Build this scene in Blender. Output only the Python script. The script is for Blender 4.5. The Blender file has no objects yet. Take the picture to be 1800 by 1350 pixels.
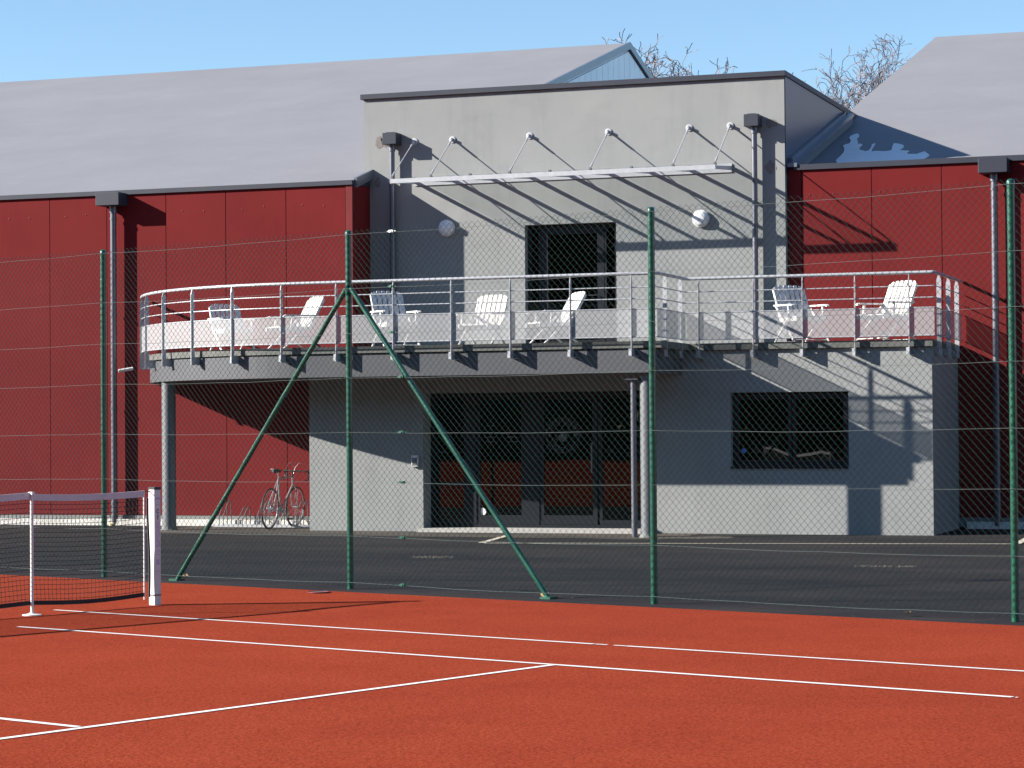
import bpy, bmesh, math, random
from mathutils import Vector, Matrix
random.seed(7)
R = math.radians
scn = bpy.context.scene
col = scn.collection
# ------------------------------------------------------------------ camera, world, sun, exposure
# world frame: X along the facade, Y into the building, Z up; metres
cam_d = bpy.data.cameras.new('camera')
cam = bpy.data.objects.new('camera', cam_d)
col.objects.link(cam)
cam_d.sensor_width = 36
cam_d.lens = 84.24
cam_d.clip_start = .1
cam_d.clip_end = 3000
_f = Vector((-.3304, .9437, .0182)).normalized()
_r = Vector((.9438, .3305, -.0076))
_r = (_r - _f * _r.dot(_f)).normalized()
_u = _r.cross(_f)
cam.matrix_world = Matrix(((_r.x, _u.x, -_f.x, 0), (_r.y, _u.y, -_f.y, 0), (_r.z, _u.z, -_f.z, 1.595), (0, 0, 0, 1)))
scn.camera = cam

SUN_AZ, SUN_EL = R(65.4), R(24.1)           # travel direction measured from +Y towards +X
sun_dir = Vector((math.cos(SUN_EL) * math.sin(SUN_AZ), math.cos(SUN_EL) * math.cos(SUN_AZ), -math.sin(SUN_EL)))
w = bpy.data.worlds.new('World')
scn.world = w
w.use_nodes = True
nt = w.node_tree
sky = nt.nodes.new('ShaderNodeTexSky')
sky.sky_type = 'NISHITA'
sky.sun_disc = False
sky.sun_elevation = SUN_EL
sky.sun_rotation = R(245.4)
sky.air_density = 1.0
sky.dust_density = 0
sky.ozone_density = 4.0
bg = nt.nodes['Background']
bg.inputs['Strength'].default_value = .068
nt.links.new(sky.outputs[0], bg.inputs[0])
sd = bpy.data.lights.new('sun', 'SUN')
sd.energy = 5.0
sd.angle = R(.5)
sd.color = (1.0, .95, .87)
sun = bpy.data.objects.new('sun', sd)
col.objects.link(sun)
sun.rotation_euler = sun_dir.to_track_quat('-Z', 'Y').to_euler()
scn.view_settings.view_transform = 'Standard'
scn.view_settings.look = 'None'
scn.view_settings.gamma = 1
scn.view_settings.exposure = 1.5
scn.render.engine = 'CYCLES'
scn.cycles.max_bounces = 8
scn.cycles.transparent_max_bounces = 24
scn.cycles.use_denoising = True

# ------------------------------------------------------------------ materials
def nodes(name):
    m = bpy.data.materials.new(name)
    m.use_nodes = True
    n = m.node_tree
    return m, n, n.nodes['Principled BSDF']

def mat(name, c, rough=.5, metal=0., var=.12, scale=3., bump=0., bscale=60., stretch=(1, 1, 1), spec=.5, world=False, coat=0.):
    m, n, p = nodes(name)
    N, L = n.nodes, n.links
    p.inputs['Roughness'].default_value = rough
    p.inputs['Metallic'].default_value = metal
    p.inputs['Specular IOR Level'].default_value = spec
    p.inputs['Coat Weight'].default_value = coat
    if world:
        geo = N.new('ShaderNodeNewGeometry'); src = geo.outputs['Position']
    else:
        tc = N.new('ShaderNodeTexCoord'); src = tc.outputs['Object']
    mp = N.new('ShaderNodeMapping')
    mp.inputs['Scale'].default_value = stretch
    L.new(src, mp.inputs[0])
    nz = N.new('ShaderNodeTexNoise')
    nz.inputs['Scale'].default_value = scale
    nz.inputs['Detail'].default_value = 6
    nz.inputs['Roughness'].default_value = .65
    L.new(mp.outputs[0], nz.inputs['Vector'])
    rp = N.new('ShaderNodeValToRGB')
    rp.color_ramp.elements[0].position = .3
    rp.color_ramp.elements[1].position = .7
    rp.color_ramp.elements[0].color = (*[x * (1 - var) for x in c], 1)
    rp.color_ramp.elements[1].color = (*[min(1, x * (1 + var)) for x in c], 1)
    L.new(nz.outputs['Fac'], rp.inputs[0])
    L.new(rp.outputs[0], p.inputs['Base Color'])
    if bump:
        nb = N.new('ShaderNodeTexNoise')
        nb.inputs['Scale'].default_value = bscale
        nb.inputs['Detail'].default_value = 4
        L.new(mp.outputs[0], nb.inputs['Vector'])
        b = N.new('ShaderNodeBump')
        b.inputs['Strength'].default_value = bump
        b.inputs['Distance'].default_value = .01
        L.new(nb.outputs['Fac'], b.inputs['Height'])
        L.new(b.outputs[0], p.inputs['Normal'])
    return m

def mix_rgb(n, fac, a, b, mode='MIX'):
    x = n.nodes.new('ShaderNodeMix'); x.data_type = 'RGBA'; x.blend_type = mode
    for s, v in ((x.inputs['Factor'], fac), (x.inputs['A'], a), (x.inputs['B'], b)):
        if hasattr(v, 'is_linked'): n.links.new(v, s)
        elif isinstance(v, tuple): s.default_value = (*v, 1)
        else: s.default_value = v
    return x.outputs['Result']

def noise(n, src, scale, detail=4, rough=.6, stretch=None):
    if stretch:
        mp = n.nodes.new('ShaderNodeMapping'); mp.inputs['Scale'].default_value = stretch
        n.links.new(src, mp.inputs[0]); src = mp.outputs[0]
    z = n.nodes.new('ShaderNodeTexNoise')
    z.inputs['Scale'].default_value = scale; z.inputs['Detail'].default_value = detail; z.inputs['Roughness'].default_value = rough
    n.links.new(src, z.inputs['Vector'])
    return z.outputs['Fac']

def ramp(n, src, p0, p1, c0=(0, 0, 0), c1=(1, 1, 1)):
    r = n.nodes.new('ShaderNodeValToRGB')
    r.color_ramp.elements[0].position = p0; r.color_ramp.elements[1].position = p1
    r.color_ramp.elements[0].color = (*c0, 1); r.color_ramp.elements[1].color = (*c1, 1)
    n.links.new(src, r.inputs[0])
    return r.outputs[0]

def bump(n, h, strength, dist, p):
    b = n.nodes.new('ShaderNodeBump'); b.inputs['Strength'].default_value = strength; b.inputs['Distance'].default_value = dist
    n.links.new(h, b.inputs['Height']); n.links.new(b.outputs[0], p.inputs['Normal'])

def pos(n):
    return n.nodes.new('ShaderNodeNewGeometry').outputs['Position']

def court_mat():
    m, n, p = nodes('red porous court surface')
    P = pos(n)
    fine = noise(n, P, 52, 5, .78)
    mid = noise(n, P, 1.1, 5, .6)
    broad = noise(n, P, .23, 3, .5)
    c = ramp(n, fine, .32, .68, (.116, .0165, .0082), (.345, .0640, .0345))
    c = mix_rgb(n, ramp(n, mid, .35, .7), c, mix_rgb(n, 1., c, (.90, .86, .88), 'MULTIPLY'))
    c = mix_rgb(n, ramp(n, broad, .4, .65), c, mix_rgb(n, 1., c, (1.10, 1.12, 1.05), 'MULTIPLY'))
    n.links.new(c, p.inputs['Base Color'])
    p.inputs['Roughness'].default_value = .92
    p.inputs['Specular IOR Level'].default_value = .0
    bump(n, noise(n, P, 120, 3, .7), .8, .006, p)
    return m

def asphalt_mat(name, c, light=.0):
    m, n, p = nodes(name)
    P = pos(n)
    fine = noise(n, P, 110, 3, .7)
    base = ramp(n, fine, .3, .72, tuple(x * .62 for x in c), tuple(x * 1.5 for x in c))
    broad = noise(n, P, .35, 5, .6, (1, 2.2, 1))
    base = mix_rgb(n, ramp(n, broad, .40, .70), base, mix_rgb(n, 1., base, (1.9, 1.72, 1.50), 'MULTIPLY'))
    base = mix_rgb(n, ramp(n, noise(n, P, .9, 6, .7, (.6, 2.6, 1)), .50, .72), base, mix_rgb(n, 1., base, (1.45, 1.36, 1.28), 'MULTIPLY'))
    base = mix_rgb(n, ramp(n, noise(n, P, 3.0, 4, .7), .55, .70), base, mix_rgb(n, 1., base, (.72, .72, .76), 'MULTIPLY'))
    v = n.nodes.new('ShaderNodeTexVoronoi'); v.inputs['Scale'].default_value = 9
    n.links.new(P, v.inputs['Vector'])
    speck = ramp(n, v.outputs['Distance'], .06, .10, (1, 1, 1), (0, 0, 0))
    gate = ramp(n, noise(n, P, .9, 3, .6), .46, .60)
    sp = n.nodes.new('ShaderNodeMath'); sp.operation = 'MULTIPLY'
    n.links.new(speck, sp.inputs[0]); n.links.new(gate, sp.inputs[1])
    base = mix_rgb(n, sp.outputs[0], base, (.20, .18, .16))
    n.links.new(base, p.inputs['Base Color'])
    p.inputs['Roughness'].default_value = .85
    p.inputs['Specular IOR Level'].default_value = .12
    bump(n, fine, .7, .006, p)
    return m

def plaster_mat():
    m, n, p = nodes('grey rendered wall')
    P = pos(n)
    c = ramp(n, noise(n, P, .8, 6, .65), .3, .72, (.218, .225, .225), (.246, .252, .250))
    streak = ramp(n, noise(n, P, 1.0, 5, .7, (2.6, 1, .35)), .5, .74)
    c = mix_rgb(n, streak, c, mix_rgb(n, 1., c, (.88, .88, .885), 'MULTIPLY'))
    diag = ramp(n, noise(n, P, 1.6, 4, .6, (.9, 1, 1.7)), .55, .7)
    c = mix_rgb(n, diag, c, mix_rgb(n, 1., c, (.93, .93, .93), 'MULTIPLY'))
    n.links.new(c, p.inputs['Base Color'])
    p.inputs['Roughness'].default_value = .9
    p.inputs['Specular IOR Level'].default_value = .2
    bump(n, noise(n, P, 130, 3, .6), .35, .004, p)
    return m

def roof_mat():
    m, n, p = nodes('pale grey roof membrane')
    P = pos(n)
    c = ramp(n, noise(n, P, .45, 6, .6), .3, .7, (.182, .180, .193), (.204, .202, .214))
    st = ramp(n, noise(n, P, 1.3, 5, .62, (.9, 1.6, 1.6)), .60, .72)
    c = mix_rgb(n, st, c, mix_rgb(n, 1., c, (1.06, 1.06, 1.06), 'MULTIPLY'))
    n.links.new(c, p.inputs['Base Color'])
    p.inputs['Roughness'].default_value = .62
    p.inputs['Specular IOR Level'].default_value = .2
    h = noise(n, P, 1.2, 5, .62, (.55, 1.5, 1.5))
    h2 = noise(n, P, 2.2, 6, .72, (.45, 3.2, 3.2))
    ad = n.nodes.new('ShaderNodeMath'); ad.operation = 'MULTIPLY_ADD'; ad.inputs[1].default_value = .55
    n.links.new(h2, ad.inputs[0]); n.links.new(h, ad.inputs[2])
    bump(n, ad.outputs[0], .42, .03, p)
    return m

def clad_mat(name, c, spec=.02, rough=.6):
    m, n, p = nodes(name)
    tc = n.nodes.new('ShaderNodeTexCoord').outputs['Object']
    P = pos(n)
    cc = ramp(n, noise(n, P, .7, 5, .6), .3, .7, tuple(x * .90 for x in c), tuple(x * 1.08 for x in c))
    dirt = ramp(n, noise(n, P, 1.4, 5, .7, (3, 3, .4)), .56, .76)
    cc = mix_rgb(n, dirt, cc, mix_rgb(n, 1., cc, (.90, .92, .95), 'MULTIPLY'))
    n.links.new(cc, p.inputs['Base Color'])
    p.inputs['Roughness'].default_value = rough
    p.inputs['Specular IOR Level'].default_value = spec
    wv = n.nodes.new('ShaderNodeTexWave'); wv.wave_type = 'BANDS'; wv.bands_direction = 'X'
    wv.inputs['Scale'].default_value = 8; wv.inputs['Distortion'].default_value = .25
    n.links.new(P, wv.inputs['Vector'])
    bump(n, wv.outputs['Fac'], .06, .004, p)
    return m

def glass_mat(name, tint=(.25, .27, .27), ior=1.52, boost=1.5, floor=.02):
    m = bpy.data.materials.new(name); m.use_nodes = True
    n = m.node_tree; n.nodes.clear()
    o = n.nodes.new('ShaderNodeOutputMaterial')
    t = n.nodes.new('ShaderNodeBsdfTransparent'); t.inputs[0].default_value = (*tint, 1)
    g = n.nodes.new('ShaderNodeBsdfGlossy'); g.inputs['Roughness'].default_value = .0; g.inputs['Color'].default_value = (.9, .93, .95, 1)
    fr = n.nodes.new('ShaderNodeFresnel'); fr.inputs[0].default_value = ior
    ma = n.nodes.new('ShaderNodeMath'); ma.operation = 'MULTIPLY_ADD'; ma.inputs[1].default_value = boost; ma.inputs[2].default_value = floor
    ma.use_clamp = True
    wob = noise(n, pos(n), 1.3, 2, .5)
    b = n.nodes.new('ShaderNodeBump'); b.inputs['Strength'].default_value = .02; b.inputs['Distance'].default_value = .02
    n.links.new(wob, b.inputs['Height']); n.links.new(b.outputs[0], g.inputs['Normal'])
    n.links.new(fr.outputs[0], ma.inputs[0])
    gb = n.nodes.new('ShaderNodeNewGeometry')          # only the outer face of a pane mirrors
    iv = n.nodes.new('ShaderNodeMath'); iv.operation = 'SUBTRACT'; iv.inputs[0].default_value = 1
    n.links.new(gb.outputs['Backfacing'], iv.inputs[1])
    mu = n.nodes.new('ShaderNodeMath'); mu.operation = 'MULTIPLY'
    n.links.new(ma.outputs[0], mu.inputs[0]); n.links.new(iv.outputs[0], mu.inputs[1]); ma = mu
    mx = n.nodes.new('ShaderNodeMixShader')
    n.links.new(ma.outputs[0], mx.inputs[0]); n.links.new(t.outputs[0], mx.inputs[1]); n.links.new(g.outputs[0], mx.inputs[2])
    n.links.new(mx.outputs[0], o.inputs[0])
    return m

def sheer_mat(name, c, see=.4, rough=.5, metal=0.):
    """perforated sheet whose holes are finer than a pixel"""
    m, n, p = nodes(name)
    p.inputs['Base Color'].default_value = (*c, 1)
    p.inputs['Roughness'].default_value = rough
    p.inputs['Metallic'].default_value = metal
    t = n.nodes.new('ShaderNodeBsdfTransparent')
    mx = n.nodes.new('ShaderNodeMixShader'); mx.inputs[0].default_value = see
    o = n.nodes['Material Output']
    n.links.new(p.outputs[0], mx.inputs[1]); n.links.new(t.outputs[0], mx.inputs[2]); n.links.new(mx.outputs[0], o.inputs[0])
    return m

M = {}
M['court'] = court_mat()
M['asphalt'] = asphalt_mat('dark asphalt', (.0150, .0145, .0165))
M['apron'] = asphalt_mat('worn pale asphalt', (.050, .047, .044))
M['plaster'] = plaster_mat()
M['roof'] = roof_mat()
M['red'] = clad_mat('dark red cladding', (.130, .0165, .0172))
M['redtrim'] = mat('dark red trim', (.132, .018, .0185), .5, spec=.15)
M['pale_clad'] = clad_mat('pale grey cladding', (.90, .90, .90), .8, .22)
M['verge'] = mat('mid grey verge trim', (.12, .13, .16), .28, spec=.8)
M['anthra'] = mat('anthracite sheet metal', (.032, .036, .050), .5, 0, .10, 2.0, spec=.3)
M['flank'] = mat('shade blue side sheet', (.036, .050, .088), .32, 0, .05, 1.5, spec=.7)  # blue of the side wall's shade put into the base colour
M['pipe'] = mat('zinc grey pipe', (.13, .13, .155), .36, .55, .08, 5)
M['anthra2'] = mat('dark grey window frame', (.0065, .0075, .0115), .45, 0, .08, spec=.25)
M['fascia'] = mat('grey fascia sheet', (.076, .078, .086), .55, 0, .06, 1.2, spec=.2)
M['lip'] = mat('damp concrete edge', (.085, .088, .082), .8, 0, .2, 6)
M['soffit'] = mat('dark grey soffit', (.06, .06, .06), .8)
M['galv'] = mat('galvanised steel', (.42, .43, .45), .42, .3, .10, 14)
M['galvdark'] = mat('weathered galvanised steel', (.115, .12, .13), .5, .2, .12, 14)
M['perf'] = sheer_mat('perforated steel sheet', (.34, .345, .355), .34, .5, .0)
M['kerb'] = mat('pale concrete', (.56, .54, .50), .9, 0, .14, 4, .3, 50)
M['sill'] = mat('worn concrete sill', (.34, .33, .31), .9, 0, .14, 4, .3, 50)
M['plinth'] = mat('grey concrete plinth', (.15, .155, .15), .85, 0, .12, 3)
M['glass'] = glass_mat('window glass', boost=.85, floor=.012)
M['canopyglass'] = glass_mat('canopy glass', (.90, .915, .91), 1.45, .7, .0)
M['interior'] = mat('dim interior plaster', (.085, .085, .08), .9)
M['wood'] = mat('brown interior board', (.10, .07, .05), .7)
M['green'] = mat('dark green powder coat', (.004, .062, .038), .32, 0, .25, 9, .12, 40, coat=.3)
M['wire'] = mat('green coated wire', (.024, .072, .055), .26, .25, .25, 20, coat=.8)
M['twire'] = mat('pale tension wire', (.14, .17, .16), .4, .4, .2, 30)
M['white'] = mat('white plastic', (.62, .61, .60), .5, 0, .05, 3)
M['chair'] = mat('white resin furniture', (.62, .60, .57), .55, 0, .07, 4)
M['line'] = mat('white line paint', (.66, .62, .59), .85, 0, .10, 30, world=True)
M['pline'] = mat('cream parking paint', (.40, .36, .29), .85, 0, .2, 20, world=True)
M['tape'] = mat('white net tape', (.55, .53, .54), .8, 0, .06, 6)
M['netcord'] = mat('black net cord', (.012, .011, .013), .7)
M['black'] = mat('black plastic', (.012, .012, .013), .45)
M['ink'] = mat('dark blue print', (.02, .018, .06), .6)
M['lilac'] = mat('faded lilac print', (.45, .38, .55), .6)
M['rubber'] = mat('tyre rubber', (.015, .015, .016), .7)
M['steel'] = mat('polished steel', (.6, .6, .62), .25, .9, .05)
M['bikeframe'] = mat('silver white bike enamel', (.26, .25, .26), .35, .3, .06)
M['lampshade'] = mat('opal lamp cover', (.70, .71, .73), .35, 0, .03)
M['patch'] = mat('brown mortar patch', (.165, .148, .142), .95, 0, .15, 9)
M['snow'] = mat('thin snow', (.72, .74, .76), .8, 0, .05, 5, .4, 20)
M['bark'] = mat('grey brown bark', (.10, .08, .072), .9, 0, .3, 6)
M['twig'] = mat('pinkish grey twigs', (.165, .135, .14), .9, 0, .25, 2)
M['leafbrown'] = mat('dry leaf', (.50, .34, .18), .8, 0, .3, 40)
M['gravel'] = mat('reddish grit', (.040, .034, .030), .9, 0, .4, 30)
M['hedge'] = mat('olive foliage', (.060, .068, .026), .8, 0, .45, .5)
M['emblem'] = sheer_mat('frosted film', (.42, .45, .46), .70, .8)
M['blue'] = mat('blue sticker', (.08, .16, .55), .5)
M['stone'] = mat('tan stone', (.55, .45, .28), .85, 0, .2, 20)

# ------------------------------------------------------------------ mesh helpers
class MB:
    def __init__(s): s.v = []; s.f = []
    def add(s, vs, fs):
        o = len(s.v); s.v += [tuple(x) for x in vs]; s.f += [tuple(i + o for i in q) for q in fs]; return s
    def box(s, x0, y0, z0, x1, y1, z1):
        return s.add([(x0, y0, z0), (x1, y0, z0), (x1, y1, z0), (x0, y1, z0), (x0, y0, z1), (x1, y0, z1), (x1, y1, z1), (x0, y1, z1)],
                     [(0, 3, 2, 1), (4, 5, 6, 7), (0, 1, 5, 4), (1, 2, 6, 5), (2, 3, 7, 6), (3, 0, 4, 7)])
    def obox(s, c, ax, ay, az):
        c, ax, ay, az = map(Vector, (c, ax, ay, az))
        vs = [c + ax * i + ay * j + az * k for k in (-1, 1) for i, j in ((-1, -1), (1, -1), (1, 1), (-1, 1))]
        return s.add(vs, [(0, 3, 2, 1), (4, 5, 6, 7), (0, 1, 5, 4), (1, 2, 6, 5), (2, 3, 7, 6), (3, 0, 4, 7)])
    def prism(s, poly, z0, z1):
        n = len(poly)
        vs = [(x, y, z0) for x, y in poly] + [(x, y, z1) for x, y in poly]
        return s.add(vs, [tuple(range(n - 1, -1, -1)), tuple(range(n, 2 * n))] + [(i, (i + 1) % n, n + (i + 1) % n, n + i) for i in range(n)])
    def prism3(s, poly, d):
        """closed 3-D polygon extruded along the vector d"""
        n = len(poly); d = Vector(d); a = [Vector(p) for p in poly]; b = [p + d for p in a]
        return s.add(a + b, [tuple(range(n - 1, -1, -1)), tuple(range(n, 2 * n))] + [(i, (i + 1) % n, n + (i + 1) % n, n + i) for i in range(n)])
    def quad(s, a, b, c, d): return s.add([a, b, c, d], [(0, 1, 2, 3)])
    def tube(s, pts, r, n=6, cap=True):
        pts = [Vector(p) for p in pts]; m = len(pts)
        rs = r if isinstance(r, (list, tuple)) else [r] * m
        rings = []; up = None
        for i, p in enumerate(pts):
            t = (pts[min(i + 1, m - 1)] - pts[max(i - 1, 0)])
            t = t.normalized() if t.length > 1e-9 else Vector((0, 0, 1))
            if up is None: up = Vector((0, 0, 1)) if abs(t.z) < .9 else Vector((1, 0, 0))
            a = (up - t * up.dot(t))
            a = a.normalized() if a.length > 1e-6 else t.orthogonal().normalized()
            b = t.cross(a); up = a
            rings.append([p + (a * math.cos(2 * math.pi * k / n) + b * math.sin(2 * math.pi * k / n)) * rs[i] for k in range(n)])
        vs = [q for ring in rings for q in ring]
        fs = [(i * n + k, i * n + (k + 1) % n, (i + 1) * n + (k + 1) % n, (i + 1) * n + k) for i in range(m - 1) for k in range(n)]
        if cap: fs += [tuple(range(n - 1, -1, -1)), tuple(range((m - 1) * n, m * n))]
        return s.add(vs, fs)
    def lathe(s, prof, c, axis='z', n=24):
        c = Vector(c); vs = []
        for r_, h in prof:
            for k in range(n):
                a = 2 * math.pi * k / n; x, y = r_ * math.cos(a), r_ * math.sin(a)
                vs.append(c + (Vector((x, y, h)) if axis == 'z' else Vector((x, h, y)) if axis == 'y' else Vector((h, x, y))))
        m = len(prof)
        fs = [(i * n + k, i * n + (k + 1) % n, (i + 1) * n + (k + 1) % n, (i + 1) * n + k) for i in range(m - 1) for k in range(n)]
        fs += [tuple(range(n - 1, -1, -1)), tuple(range((m - 1) * n, m * n))]
        return s.add(vs, fs)
    def torus(s, c, R0, r, ax=(0, 1, 0), n=40, k=6):
        ax = Vector(ax).normalized(); a = ax.orthogonal().normalized(); b = ax.cross(a)
        pts = [Vector(c) + (a * math.cos(2 * math.pi * i / n) + b * math.sin(2 * math.pi * i / n)) * R0 for i in range(n)]
        vs = []
        for i, p in enumerate(pts):
            o = (p - Vector(c)).normalized()
            for j in range(k):
                t = 2 * math.pi * j / k
                vs.append(p + (o * math.cos(t) + ax * math.sin(t)) * r)
        return s.add(vs, [(i * k + j, i * k + (j + 1) % k, ((i + 1) % n) * k + (j + 1) % k, ((i + 1) % n) * k + j) for i in range(n) for j in range(k)])
    def mesh(s, name, m, smooth=False):
        me = bpy.data.meshes.new(name); me.from_pydata(s.v, [], s.f)
        me.materials.append(M[m] if isinstance(m, str) else m)
        me.update()
        if len(s.f) > 2 and len(s.f) < 4000:
            bm = bmesh.new(); bm.from_mesh(me); bmesh.ops.recalc_face_normals(bm, faces=bm.faces); bm.to_mesh(me); bm.free()
        if smooth:
            me.polygons.foreach_set('use_smooth', [True] * len(me.polygons))
            try: me.set_sharp_from_angle(angle=R(40))
            except Exception: pass
        return me
    def build(s, name, m, parent=None, smooth=False, **tags):
        o = bpy.data.objects.new(name, s.mesh(name, m, smooth)); col.objects.link(o)
        if parent: o.parent = parent
        return tag(o, **tags)

def tag(o, label=None, cat=None, group=None, kind=None):
    for k, v in (('label', label), ('category', cat), ('group', group), ('kind', kind)):
        if v: o[k] = v
    return o
def empty(name, loc=(0, 0, 0), rz=0, **tags):
    o = bpy.data.objects.new(name, None); col.objects.link(o)
    o.location = loc; o.rotation_euler = (0, 0, rz); o.empty_display_size = .2
    return tag(o, **tags)
def link_copy(me, name, parent, loc=(0, 0, 0), rot=(0, 0, 0)):
    o = bpy.data.objects.new(name, me); col.objects.link(o); o.parent = parent; o.location = loc; o.rotation_euler = rot
    return o
def bevel(o, wd=.006, seg=2):
    b = o.modifiers.new('bevel', 'BEVEL'); b.width = wd; b.segments = seg; b.limit_method = 'ANGLE'; return o
def text_mesh(txt, size, m, extrude=.0008):
    c = bpy.data.curves.new('lettering', 'FONT'); c.body = txt; c.size = size; c.extrude = extrude; c.align_x = 'CENTER'; c.align_y = 'CENTER'; c.resolution_u = 3
    t = bpy.data.objects.new('lettering', c); col.objects.link(t)
    dg = bpy.context.evaluated_depsgraph_get()
    me = bpy.data.meshes.new_from_object(t.evaluated_get(dg)); bpy.data.objects.remove(t)
    me.materials.clear(); me.materials.append(M[m]); return me

# court frame: x' along the side lines (away from the net), y' towards the fence
TH = R(-19.46); CO = Vector((-10.631, 18.68, 0))
cT, sT = math.cos(TH), math.sin(TH)
def C(x, y, z=0.): return Vector((CO.x + cT * x - sT * y, CO.y + sT * x + cT * y, z))

# ------------------------------------------------------------------ ground, court, markings
def flat(name, poly, z, m, parent=None, **t):
    b = MB(); b.add([(x, y, z) for x, y in poly], [tuple(range(len(poly)))]); return b.build(name, m, parent, **t)
ground = flat('ground', [(-500, -500), (500, -500), (500, 700), (-500, 700)], 0, 'asphalt', kind='structure')
EDGE = 3.17
court = flat('tennis_court', [C(x, y)[:2] for x, y in ((-60, -70), (70, -70), (70, EDGE), (-60, EDGE))], .004, 'court', kind='structure')
apron = flat('footpath', [(-18.1, 35.9), (-17.9, 33.4), (-17.3, 33.05), (-14.8, 33.0), (-12.9, 32.78), (-10.4, 32.72), (-9.75, 32.5), (-9.25, 32.6), (-9.12, 33.1), (-9.1, 34.6), (-15.3, 34.6), (-15.3, 35.9)], .004, 'apron', kind='structure')

def cline(x0, y0, x1, y1, wd, jag=0.):
    a, b = C(x0, y0), C(x1, y1); d = (b - a).normalized(); n_ = Vector((-d.y, d.x, 0)) * wd / 2
    N = max(2, int((b - a).length / .12)) if jag else 2
    L_, R_ = [], []
    for i in range(N):
        p = a + (b - a) * i / (N - 1)
        L_.append(p + n_ * (1 + random.uniform(-jag, jag))); R_.append(p - n_ * (1 + random.uniform(-jag, jag)))
    mb = MB(); vs = [(q.x, q.y, .008) for q in L_ + R_]
    mb.add(vs, [(i, N + i, N + i + 1, i + 1) for i in range(N - 1)])
    return mb.build('court_line', 'line', court)
cline(-.28, 0, 5.70, 0, .05, .06); cline(5.715, 0, 5.825, 0, .036, .25); cline(5.885, 0, 5.985, 0, .036, .25); cline(5.995, 0, 11.88, 0, .05, .06)
cline(.88, -1.37, 6.38, -1.37, .05, .05); cline(6.38, -1.37, 9.765, -1.37, .055, .05); cline(9.785, -1.37, 9.80, -1.37, .03, .3); cline(9.95, -1.37, 11.88, -1.37, .05, .05)
cline(6.4, -1.40, 6.4, -9.60, .052, .05)
cline(.6, -5.485, 6.35, -5.485, .055, .08)
cline(.1, -9.60, 11.88, -9.60, .05); cline(.1, -10.97, 11.88, -10.97, .05); cline(11.88, -10.97, 11.88, 0, .08)
for yy in (0, -1.37, -9.6, -10.97): cline(-1.6, yy, -11.88, yy, .05)
cline(-6.4, -1.37, -6.4, -9.6, .05); cline(-.6, -5.485, -6.35, -5.485, .05); cline(-11.88, -10.97, -11.88, 0, .08)

def pline(p, q, wd, name='parking_line'):
    a, b = Vector((*p, 0)), Vector((*q, 0)); d = (b - a).normalized(); n_ = Vector((-d.y, d.x, 0)) * wd / 2
    MB().add([(v.x, v.y, .009) for v in (a + n_, a - n_, b - n_, b + n_)], [(0, 1, 2, 3)]).build(name, 'pline', ground)
pline((-11.30, 31.05), (-4.26, 32.10), .10)
pline((-11.36, 31.11), (-11.75, 33.3), .10)
pline((-4.20, 32.2), (-4.28, 34.3), .10)

# grit swept against the building and on the asphalt
def grit(cx, cy, rx, ry, n, label):
    mb = MB()
    for _ in range(n):
        a, q = random.uniform(0, 6.283), math.sqrt(random.random()); x, y = cx + rx * q * math.cos(a), cy + ry * q * math.sin(a)
        s_ = random.uniform(.006, .016); h = s_ * random.uniform(.5, 1.1)
        mb.add([(x - s_, y, .004), (x + s_ * .6, y - s_, .004), (x + s_ * .5, y + s_, .004), (x, y, .004 + h)], [(0, 1, 3), (1, 2, 3), (2, 0, 3)])
    mb.build('gravel', 'gravel', None, label=label, cat='gravel', kind='stuff')
grit(-8.9, 33.2, .6, .35, 1800, 'reddish grit swept along the grey wall foot')
grit(-10.72, 27.6, .30, .22, 160, 'small patch of brown grit on the dark asphalt')
grit(-4.95, 26.8, .4, .15, 90, 'thin streak of pale grit on the asphalt behind the fence')

# ------------------------------------------------------------------ left hall (red cladding, pale roof)
def loc(o):   # parts are modelled in world space
    o.matrix_parent_inverse = o.parent.matrix_basis.inverted() if o.parent else Matrix(); return o
def downpipe(parent, x, y, z0, z1, r, hop, mname='anthra'):
    """hop = (x0, x1, y0, y1, z0, z1)"""
    mb = MB().tube([(x, y, z0), (x, y, z1 - .05)], r, 14)
    for zz in [z0 + .3 + i * 1.6 for i in range(int((z1 - z0 - .4) / 1.6) + 1)]:
        mb.tube([(x, y, zz), (x, y, zz + .04)], r * 1.14, 14)
    p = loc(mb.build('downpipe', 'pipe', parent, True))
    h = MB().box(hop[0], hop[2], hop[4], hop[1], hop[3], hop[5]); h.box(hop[0] + .05, hop[2] + .03, hop[5], hop[1] - .05, hop[3], hop[5] + .012)
    bevel(h.build('hopper', mname, p), .006)
    MB().tube([(x, y, z1 - .12), (x, y, z1)], r * 1.25, 14).build('outlet', 'pipe', p, True)
    return p

XL, YL, ZE = -15.36, 36.05, 5.66
YR_, ZR_ = 52.0, 10.29
hl = empty('sports_hall', (-18, 36.1, 0), label='red panelled sports hall with pale roof, standing behind the bicycle rack', cat='building')
def P_(mb, name, m, parent, smooth=False, **t):
    return loc(mb.build(name, m, parent, smooth, **t))
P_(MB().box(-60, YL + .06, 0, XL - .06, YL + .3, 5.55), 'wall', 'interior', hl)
seams = [-22.08 - 1.1 * i for i in range(12)][::-1] + [-20.984, -19.884, -18.764, -17.654, -16.553, -15.483]
for a, b in zip(seams[:-1], seams[1:]):
    q = P_(MB().box(a + .006, YL, .17, b - .006, YL + .055, 5.585), 'cladding_panel', 'red', hl)
    if b > -23:
        for fx in (.28, .64):
            loc_x = a + (b - a) * fx
            P_(MB().lathe([(.015, 0), (.012, -.004), (.004, -.006)], (loc_x, YL, 5.27 + random.uniform(-.02, .02)), 'y', 10), 'rivet', 'redtrim', q)
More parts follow.
